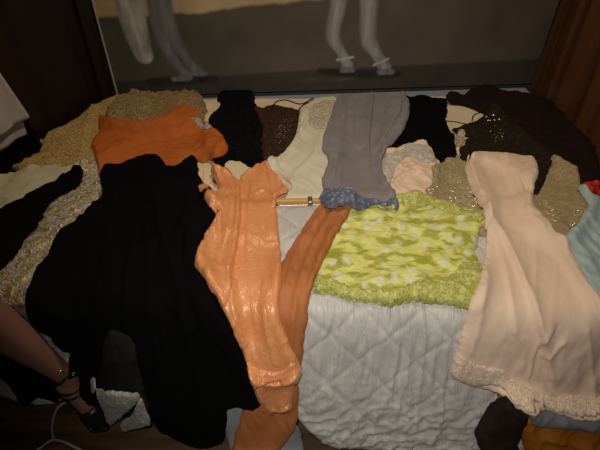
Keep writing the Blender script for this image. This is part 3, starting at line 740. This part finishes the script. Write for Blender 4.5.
# black gown --------------------------------------------------------------
bg = garment('black_gown', [(115, 170), (132, 162), (148, 158), (162, 160), (169, 169), (178, 168), (188, 160), (197, 163), (200, 178), (209, 188), (216, 198), (216, 222), (208, 230), (206, 250), (206, 272), (222, 300), (240, 340), (256, 375), (264, 398), (252, 410), (238, 405), (228, 408), (226, 425), (221, 442), (205, 448), (190, 446), (175, 438), (158, 428), (150, 414), (140, 398), (120, 390), (104, 392), (96, 404), (84, 388), (76, 366), (72, 345), (58, 340), (40, 326), (29, 314), (28, 296), (34, 278), (44, 262), (52, 246), (62, 234), (76, 222), (92, 208), (102, 196), (103, 182)],
        m_black, T=.018, lump=.014, seed=41, jit=.002, grain=(D(-12), .014, .05, 6), step=.008,
        ridges=[([(150, 170), (165, 240), (190, 320), (205, 400)], .015, .014), ([(120, 190), (110, 260), (100, 330)], .015, .014)],
        label='long black gown draped over the left of the bed to the floor', cat='gown')
ch = garment('charcoal_slip', [(108, 332), (124, 334), (134, 345), (139, 370), (146, 396), (148, 416), (138, 424), (120, 412), (104, 400), (97, 388), (100, 362)], m_char, T=.006, lump=.006, seed=42, grain=(0, .005, .025, 4),
        label='sheer charcoal slip with white lace hem below the black gown', cat='slip')
garment('lace_hem', [(95, 391), (110, 392), (128, 394), (138, 396), (136, 402), (124, 414), (112, 424), (107, 423), (103, 410)], m_whlace, T=.005, seed=43, lump=.006, parent=ch, scallop=(.003, .02), label='white lace hem')
garment('lace_hem', [(140, 399), (144, 408), (150, 418), (150, 424), (142, 428), (132, 430), (123, 432), (120, 424), (130, 416), (137, 406)], m_whlace, T=.005, seed=44, lump=.004, parent=ch, label='white lace hem')
garment('lace_tip', [(91, 380), (95, 380), (95, 391), (91, 392)], m_whlace, T=.003, seed=45, parent=ch)

# peach gown ----------------------------------------------------------------
peach = garment('peach_gown', [(211, 168), (222, 169), (232, 175), (238, 183), (241, 175), (249, 171), (257, 169), (267, 170), (277, 176), (284, 184), (288, 191), (279, 196), (276, 204), (279, 230), (281, 255), (281, 280), (279, 305), (284, 330), (292, 350), (301, 368), (300, 380), (295, 386), (292, 396), (292, 409), (282, 411), (268, 415), (261, 407), (254, 390), (246, 362), (232, 328), (214, 294), (199, 270), (195, 262), (199, 246), (208, 232), (217, 218), (216, 206), (205, 200), (207, 194), (216, 194), (219, 188), (214, 178)],
        m_peach, T=.010, lump=.004, seed=46, step=.005, edge=.006, grain=(D(-8), .006, .022, 6),
        ridges=[([(239, 182), (240, 215), (236, 250), (231, 275), (234, 300), (246, 340)], .016, .007, 1),
                ([(250, 200), (262, 192), (274, 198), (284, 188)], .006, .005), ([(212, 170), (226, 176), (236, 186)], .008, .006, -1),
                ([(243, 180), (250, 171), (262, 169), (276, 178), (286, 190)], .010, .005), ([(252, 185), (249, 210), (247, 250)], .006, .006, -1),
                ([(282, 255), (277, 300), (284, 335), (296, 362)], .008, .008, 1), ([(236, 285), (243, 320), (258, 360)], .007, .006, 1), ([(262, 290), (266, 330), (274, 362)], .006, .007, -1),
                ([(250, 366), (262, 377), (278, 379), (290, 374), (300, 367)], .020, .007, 1), ([(258, 385), (268, 402), (278, 408), (290, 404)], .010, .005, 1),
                ([(215, 222), (206, 245), (199, 262)], .006, .006), ([(256, 240), (268, 246), (278, 244)], .004, .006), ([(204, 262), (218, 272), (232, 276)], .004, .006)],
        label='shiny peach satin nightgown in the middle, falling over the bed front', cat='nightgown')
garment('side_panel', [(211, 168), (222, 169), (232, 175), (239, 185), (241, 200), (240, 225), (237, 250), (232, 275), (229, 295), (224, 308), (214, 294), (199, 270), (195, 262), (199, 246), (208, 232), (217, 218), (216, 206), (205, 200), (207, 194), (216, 194), (219, 188), (214, 178)],
        m_peach, T=.007, edge=.004, lump=.003, seed=71, step=.005, follow=True, parent=peach, grain=(D(-12), .006, .022, 6), ridges=[([(214, 172), (228, 186), (232, 205), (226, 240), (212, 272)], .008, .006, 1)])
garment('hem_flounce', [(246, 362), (256, 368), (268, 372), (282, 370), (294, 362), (301, 368), (299, 380), (290, 385), (278, 384), (264, 386), (254, 388), (249, 376)],
        m_peach, T=.009, edge=.004, lump=.004, seed=72, step=.005, follow=True, parent=peach, ridges=[([(252, 376), (272, 379), (296, 372)], .006, .005, 1)])
strap('strap', [(204, 172), (203, 181), (203, 190), (208, 186), (214, 180)], .0018, m_peach, peach)
strap('strap', [(262, 168), (276, 172), (289, 180), (291, 188), (284, 190)], .0013, m_peach, peach)
garment('fallen_strap', [(198, 186), (203, 183), (208, 186), (207, 192), (201, 193)], m_peach, T=.004, seed=47, parent=peach)
for x, y in ((259, 193), (267, 195)):
    strap('button_loop', [(x+3*math.cos(a), y+2.6*math.sin(a)) for a in np.linspace(0, 5.2, 7)], .0013, m_peach, peach)

# lower right ----------------------------------------------------------------
garment('ochre_dress', [(498, 388), (530, 395), (600, 410), (625, 410), (625, 470), (540, 470), (526, 452), (518, 430), (506, 412)], m_ochre, T=.014, lump=.012, seed=48, grain=(D(50), .014, .05, 3),
        ridges=[([(545, 432), (570, 440), (600, 447)], .014, .01), ([(525, 415), (532, 440), (545, 455)], .012, .012)], label='ochre orange dress hanging below the nude gown at bottom right', cat='dress')
garment('brown_skirt', [(502, 391), (516, 398), (526, 404), (530, 412), (522, 430), (518, 445), (520, 460), (488, 458), (478, 444), (475, 432), (484, 415)], m_dkbr, T=.02, lump=.012, seed=49, grain=(D(-30), .008, .05, 3),
        label='dark brown skirt hanging below the nude gown against the quilt', cat='skirt')
garment('blue_slip', [(528, 408), (550, 404), (580, 408), (625, 410), (625, 440), (600, 434), (580, 430), (560, 428), (544, 428), (534, 426), (530, 418)], m_slateb, T=.01, lump=.008, seed=50, grain=(D(-20), .008, .03, 3),
        label='grey blue satin slip between the nude gown hem and ochre dress', cat='slip')
beige = garment('nude_gown', [(470, 156), (478, 152), (492, 152), (510, 154), (524, 156), (533, 157), (538, 167), (536, 180), (533, 192), (533, 206), (542, 216), (556, 234), (572, 258), (590, 286), (612, 306), (625, 330), (628, 418), (600, 413), (575, 411), (550, 406), (528, 402), (510, 394), (500, 386), (485, 387), (470, 386), (453, 378), (452, 370), (458, 350), (466, 322), (473, 298), (482, 276), (486, 250), (487, 224), (480, 205), (470, 184), (466, 168)],
        m_beige, T=.012, lump=.004, seed=51, step=.0058, scallop=(.0022, .018), grain=(D(22), .005, .045, 7),
        ridges=[([(469, 165), (476, 190), (490, 220), (506, 250), (524, 290), (538, 330), (548, 375)], .018, .009, -1), ([(487, 222), (496, 245), (506, 285), (512, 330)], .008, .008, -1),
                ([(522, 168), (516, 182), (524, 196), (534, 204)], .009, .005, 1), ([(505, 158), (512, 190), (540, 235), (575, 290), (610, 345)], .010, .012, -1), ([(533, 200), (552, 235), (575, 275), (600, 310)], .008, .008, 1),
                ([(548, 330), (534, 345), (528, 372)], .010, .006, 1), ([(560, 340), (548, 350), (540, 352)], .008, .006), ([(484, 290), (478, 320), (470, 350)], .006, .01), ([(585, 330), (590, 370), (592, 400)], .008, .01)],
        label='pale nude pink gown with lace hem laid down the right side', cat='gown')
garment('lace_hem', [(457, 357), (470, 362), (486, 368), (502, 372), (516, 382), (535, 390), (560, 396), (590, 398), (627, 402), (627, 416), (600, 412), (575, 410), (550, 405), (528, 401), (510, 393), (500, 385), (485, 386), (470, 385), (454, 378), (453, 370)],
        m_beigel, T=.003, lump=.002, seed=52, scallop=(.0022, .018), parent=beige, follow=True, label='nude lace hem')

# ------------------------------------------------------------------ white linen and black coat hanging on the left wardrobe
def hanging(name, poly, off, mat, label, cat, seed, amp=.010, parent=None):
    """cloth hanging vertically in front of the wardrobe's side"""
    A = La+ln*off
    def hp(px, py):
        d = Vector(ray(px, py)); o = Vector((0, 0, CAMZ)); t = (A-o).dot(ln)/d.dot(ln); q = o+d*t
        return ((q-A).dot(ld), q.z)
    Q = np.array([hp(*p) for p in poly]); step = .012
    C = np.vstack([Q, Q[:1]]); L = np.concatenate([[0], np.cumsum(np.hypot(*np.diff(C, axis=0).T))])
    n = int(L[-1]/step); t = np.linspace(0, L[-1], n, endpoint=False)
    Qb = np.stack([np.interp(t, L, C[:, 0]), np.interp(t, L, C[:, 1])], 1)
    lo = Qb.min(0); hi = Qb.max(0)
    ix, js = np.meshgrid(np.arange(lo[0], hi[0], step), np.arange(lo[1], hi[1], step), indexing='ij'); ix = ix.ravel(); js = js.ravel()
    m = inside(ix, js, Qb) & (seg_dist(ix, js, Qb) > step*.4); ix = ix[m]; js = js[m]
    V, E, F, _, _, _ = delaunay_2d_cdt([Vector(p) for p in Qb]+[Vector(p) for p in zip(ix, js)], [], [list(range(n))], 1, 1e-7)
    V = np.array([(v.x, v.y) for v in V]); F = [tuple(f) for f in F]
    h = amp*np.sin(V[:, 0]/.02+2*fbm(V[:, 0]/.1, V[:, 1]/.3, seed))+amp
    lnn = np.array(ln); ldn = np.array(ld); Aa = np.array(A)
    f = Aa+V[:, :1]*ldn+h[:, None]*lnn; f[:, 2] = V[:, 1]; g = f-lnn*.005
    nV = len(V); cnt = {}
    for q in F:
        for k in range(3): cnt[(q[k], q[(k+1) % 3])] = 1
    rim = [e for e in cnt if (e[1], e[0]) not in cnt]
    fs = F+[(q[2]+nV, q[1]+nV, q[0]+nV) for q in F]+[(b, a, a+nV, b+nV) for a, b in rim]
    me = bpy.data.meshes.new(name); me.from_pydata(np.vstack([f, g]).tolist(), [], fs); me.update()
    me.polygons.foreach_set('use_smooth', [True]*len(me.polygons))
    uvl = me.uv_layers.new(name='uv'); li = np.empty(len(me.loops), np.int32); me.loops.foreach_get('vertex_index', li)
    uvl.data.foreach_set('uv', np.vstack([V, V])[li].astype(np.float32).ravel())
    o = link(name, me, mat); prop(o, label, cat)
    if parent: o.parent = parent
    return o
hanging('black_coat', [(-60, 80), (0, 96), (20, 112), (34, 132), (36, 143), (20, 160), (0, 174), (-60, 200)], .022, m_black, 'black coat hanging low on the left wardrobe under the white linen', 'coat', 3, .006)
hanging('linen_shirt', [(-70, -60), (-40, 0), (-22, 40), (0, 88), (18, 112), (25, 134), (0, 150), (-60, 180)], .045, m_white, 'lower white linen shirt hanging at the far left edge', 'shirt', 4, .006)
hanging('linen_towel', [(-75, -60), (-45, 0), (-20, 42), (0, 74), (28, 117), (0, 135), (-70, 172)], .068, m_white, 'upper white linen cloth hanging at the far left edge', 'cloth', 5, .006)

# ------------------------------------------------------------------ standing person's leg and shoe
T = NT('skin'); T.b.inputs['Base Color'].default_value = (.30, .145, .105, 1); T.b.inputs['Roughness'].default_value = .5
T.b.inputs['Subsurface Weight'].default_value = .08; m_skin = T.m
qn = T.n('ShaderNodeTexNoise', Scale=120.0); bp = T.n('ShaderNodeBump', Strength=.1, Distance=.001); T.l(qn.outputs[0], bp.inputs['Height']); T.l(bp.outputs[0], T.b.inputs['Normal'])
m_shoe = plain('black_leather', (.008, .008, .008), .35)
ank = at_z(66, 378, .17); ank = at_y(66, 376, .735); toe = at_z(103, 424, .025); heel = ank+Vector((-.035, .012, -.05))
calf = at_y(0, 327, .715); knee = calf+(calf-ank).normalized()*.17+Vector((.01, -.01, .02)); thigh = knee+Vector((-.06, -.02, .30))
person = empty('person', (ank.x, ank.y, 0)); prop(person, 'standing person with only one bare lower leg showing, in a black strapped heel', 'person')
ctrl = [(thigh, .078), (knee+Vector((-.02, 0, .11)), .066), (knee, .052), (knee.lerp(calf, .45), .050), (calf, .049), (calf.lerp(ank, .35), .042), (calf.lerp(ank, .7), .032), (ank, .029)]
fdir = (toe-heel).normalized()
ft = [(ank.lerp(toe, .10)+Vector((-.008, 0, -.018)), .036), (ank.lerp(toe, .30)+Vector((-.004, 0, -.006)), .032), (ank.lerp(toe, .55)+Vector((0, 0, .0)), .030), (ank.lerp(toe, .8), .028), (ank.lerp(toe, .95), .018)]
path = catmull([(*c, r) for c, r in ctrl+ft], 5); rings = []
for i, q in enumerate(path):
    t = Vector((path[min(i+1, len(path)-1)]-path[max(i-1, 0)])[:3]).normalized()
    side = t.cross(Vector((fdir.x, fdir.y, 0)).normalized())
    if side.length < .2: side = Vector((-fdir.y, fdir.x, 0))
    side.normalize(); up = side.cross(t).normalized(); k = i/len(path)
    flat = 1 if k < .6 else 1-.35*(k-.6)/.4
    rings.append((Vector(q[:3]), side*q[3]*1.0, up*q[3]*flat))
body = loft('body', rings, m_skin, person)
# a heel bulge joined through the same mesh name
shoe = empty('shoe'); shoe.parent = person; shoe.name = 'shoe'
# shoe parts as sub-parts: sole, toe box, stiletto heel, straps, buckle
def sub(o): o.parent = shoe; o.matrix_parent_inverse = Matrix.Translation(-Vector(person.location)); return o
fh = Vector((fdir.x, fdir.y, 0)).normalized(); sd = Vector((-fh.y, fh.x, 0))
ball = ank.lerp(toe, .62)+Vector((0, 0, -.032)); ball.z = .018
hl = heel+Vector((0, 0, -.028))
sole_ctrl = catmull([(*(hl-fh*.012), .022), (*hl, .028), (*(hl.lerp(ball, .5)+Vector((0, 0, .004))), .026), (*ball, .036), (*(toe+Vector((0, 0, -.013))-fh*.01), .030), (*(toe+fh*.016+Vector((0, 0, -.013))), .010)], 5)
rs = []
for i, q in enumerate(sole_ctrl):
    t = Vector((sole_ctrl[min(i+1, len(sole_ctrl)-1)]-sole_ctrl[max(i-1, 0)])[:3]).normalized(); up = sd.cross(t).normalized()
    rs.append((Vector(q[:3]), sd*q[3], up*.006))
sub(loft('sole', rs, m_shoe))
rs = []
for k, (f, w, h) in enumerate(((.60, .034, .031), (.70, .037, .033), (.82, .037, .030), (.94, .031, .024), (1.04, .020, .016), (1.10, .006, .006))):
    c = ank.lerp(toe, f); c.z = max(c.z, h+.006)
    t = (toe-ank).normalized(); rs.append((c, sd*w, sd.cross(t).normalized()*h))
sub(loft('toe_box', rs, m_shoe))
rs = [(hl-fh*.004, sd*.024, fh*.024), (hl-fh*.006+Vector((0, 0, -.03)), sd*.014, fh*.014), (Vector((hl.x-fh.x*.008, hl.y-fh.y*.008, .03)), sd*.008, fh*.008), (Vector((hl.x-fh.x*.008, hl.y-fh.y*.008, .001)), sd*.007, fh*.007)]
sub(loft('stiletto_heel', rs, m_shoe))
rs = []
for k, (z, w) in enumerate(((-.004, .031), (.02, .034), (.040, .031))):
    rs.append((hl+Vector((0, 0, z))+fh*.006, sd*w, fh*.036))
sub(loft('heel_counter', rs, m_shoe))
def band(c, ax, r, w, mat, nm, tilt=0):
    ax = ax.normalized(); u = ax.cross(Vector((0, 0, 1)) if abs(ax.z) < .8 else Vector((0, 1, 0))).normalized(); v = ax.cross(u)
    return sub(tube(nm, [c+u*r*math.cos(a)+v*r*math.sin(a) for a in np.linspace(0, 2*math.pi, 14, endpoint=False)], w, mat, closed=True, n=3))
leg_ax = (ank-calf)
s1 = calf.lerp(ank, .93); band(s1, leg_ax+Vector((.06, 0, .03)), .0355, .0035, m_shoe, 'ankle_strap')
s2 = ank.lerp(toe, .10)+Vector((-.004, 0, -.010)); band(s2, leg_ax+Vector((-.10, 0, 0)), .0375, .0035, m_shoe, 'ankle_strap')
band(ank.lerp(toe, .28)+Vector((-.003, 0, -.004)), toe-ank, .0345, .003, m_shoe, 'instep_strap')
cdir = (Vector((0, 0, CAMZ))-s1).normalized()
sub(tube('buckle', [s1+cdir*.040+Vector((math.cos(a)*.009-.004, 0, math.sin(a)*.011)) for a in np.linspace(0, 2*math.pi, 8, endpoint=False)], .0022, m_goldm, closed=True, n=3))
sub(tube('buckle', [s2+cdir*.038+Vector((-.022+math.cos(a)*.008, 0, -.006+math.sin(a)*.008)) for a in np.linspace(0, 2*math.pi, 8, endpoint=False)], .0022, m_steel, closed=True, n=3))
sub(tube('buckle', [s1+cdir*.036+Vector((.030+math.cos(a)*.006, 0, -.006+math.sin(a)*.006)) for a in np.linspace(0, 2*math.pi, 8, endpoint=False)], .0018, m_steel, closed=True, n=3))

# coat hanger on the floor ---------------------------------------------------
m_plast = plain('grey_plastic', (.42, .42, .41), .5)
ch_ = empty('coat_hanger', tuple(at_z(54, 438, 0))); prop(ch_, 'grey coat hanger lying on the floor at the bottom left below the foot', 'hanger')
fz = .0045
tube('hook', [at_z(x, y, fz) for x, y in ((54, 440), (52, 430), (53, 420), (57, 409), (64, 403), (71, 402), (75, 406), (75, 412))], .0036, m_plast, ch_)
tube('shoulders', [at_z(x, y, fz) for x, y in ((10, 474), (38, 450), (50, 441), (56, 440), (66, 443), (90, 455), (125, 474), (100, 482), (40, 482))], .0042, m_plast, ch_, closed=True)

# ------------------------------------------------------------------ light
def light(nm, typ, loc, tgt, energy, color=(1, 1, 1), **kw):
    l = bpy.data.lights.new(nm, typ); l.energy = energy; l.color = color
    for k, v in kw.items(): setattr(l, k, v)
    o = bpy.data.objects.new(nm, l); COL.objects.link(o); o.location = loc
    o.rotation_euler = (Vector(tgt)-Vector(loc)).to_track_quat('-Z', 'Y').to_euler(); return o
tg = at_z(345, 235, .45)
light('flash_lamp', 'SPOT', (-.05, .0, 1.54), tg, 44, (1.0, .95, .88), spot_size=D(82), spot_blend=1.0, shadow_soft_size=.03)
light('ceiling_lamp', 'AREA', (.15, 1.45, 2.35), (.2, 1.35, .45), 11, (1.0, .82, .58), size=.3)
w = bpy.data.worlds.new('room'); scene.world = w; w.use_nodes = True
w.node_tree.nodes['Background'].inputs[0].default_value = (1, .85, .65, 1); w.node_tree.nodes['Background'].inputs[1].default_value = .012

vs_ = scene.view_settings; vs_.view_transform = 'Standard'; vs_.look = 'None'; vs_.gamma = 1; vs_.use_curve_mapping = False; vs_.exposure = .12
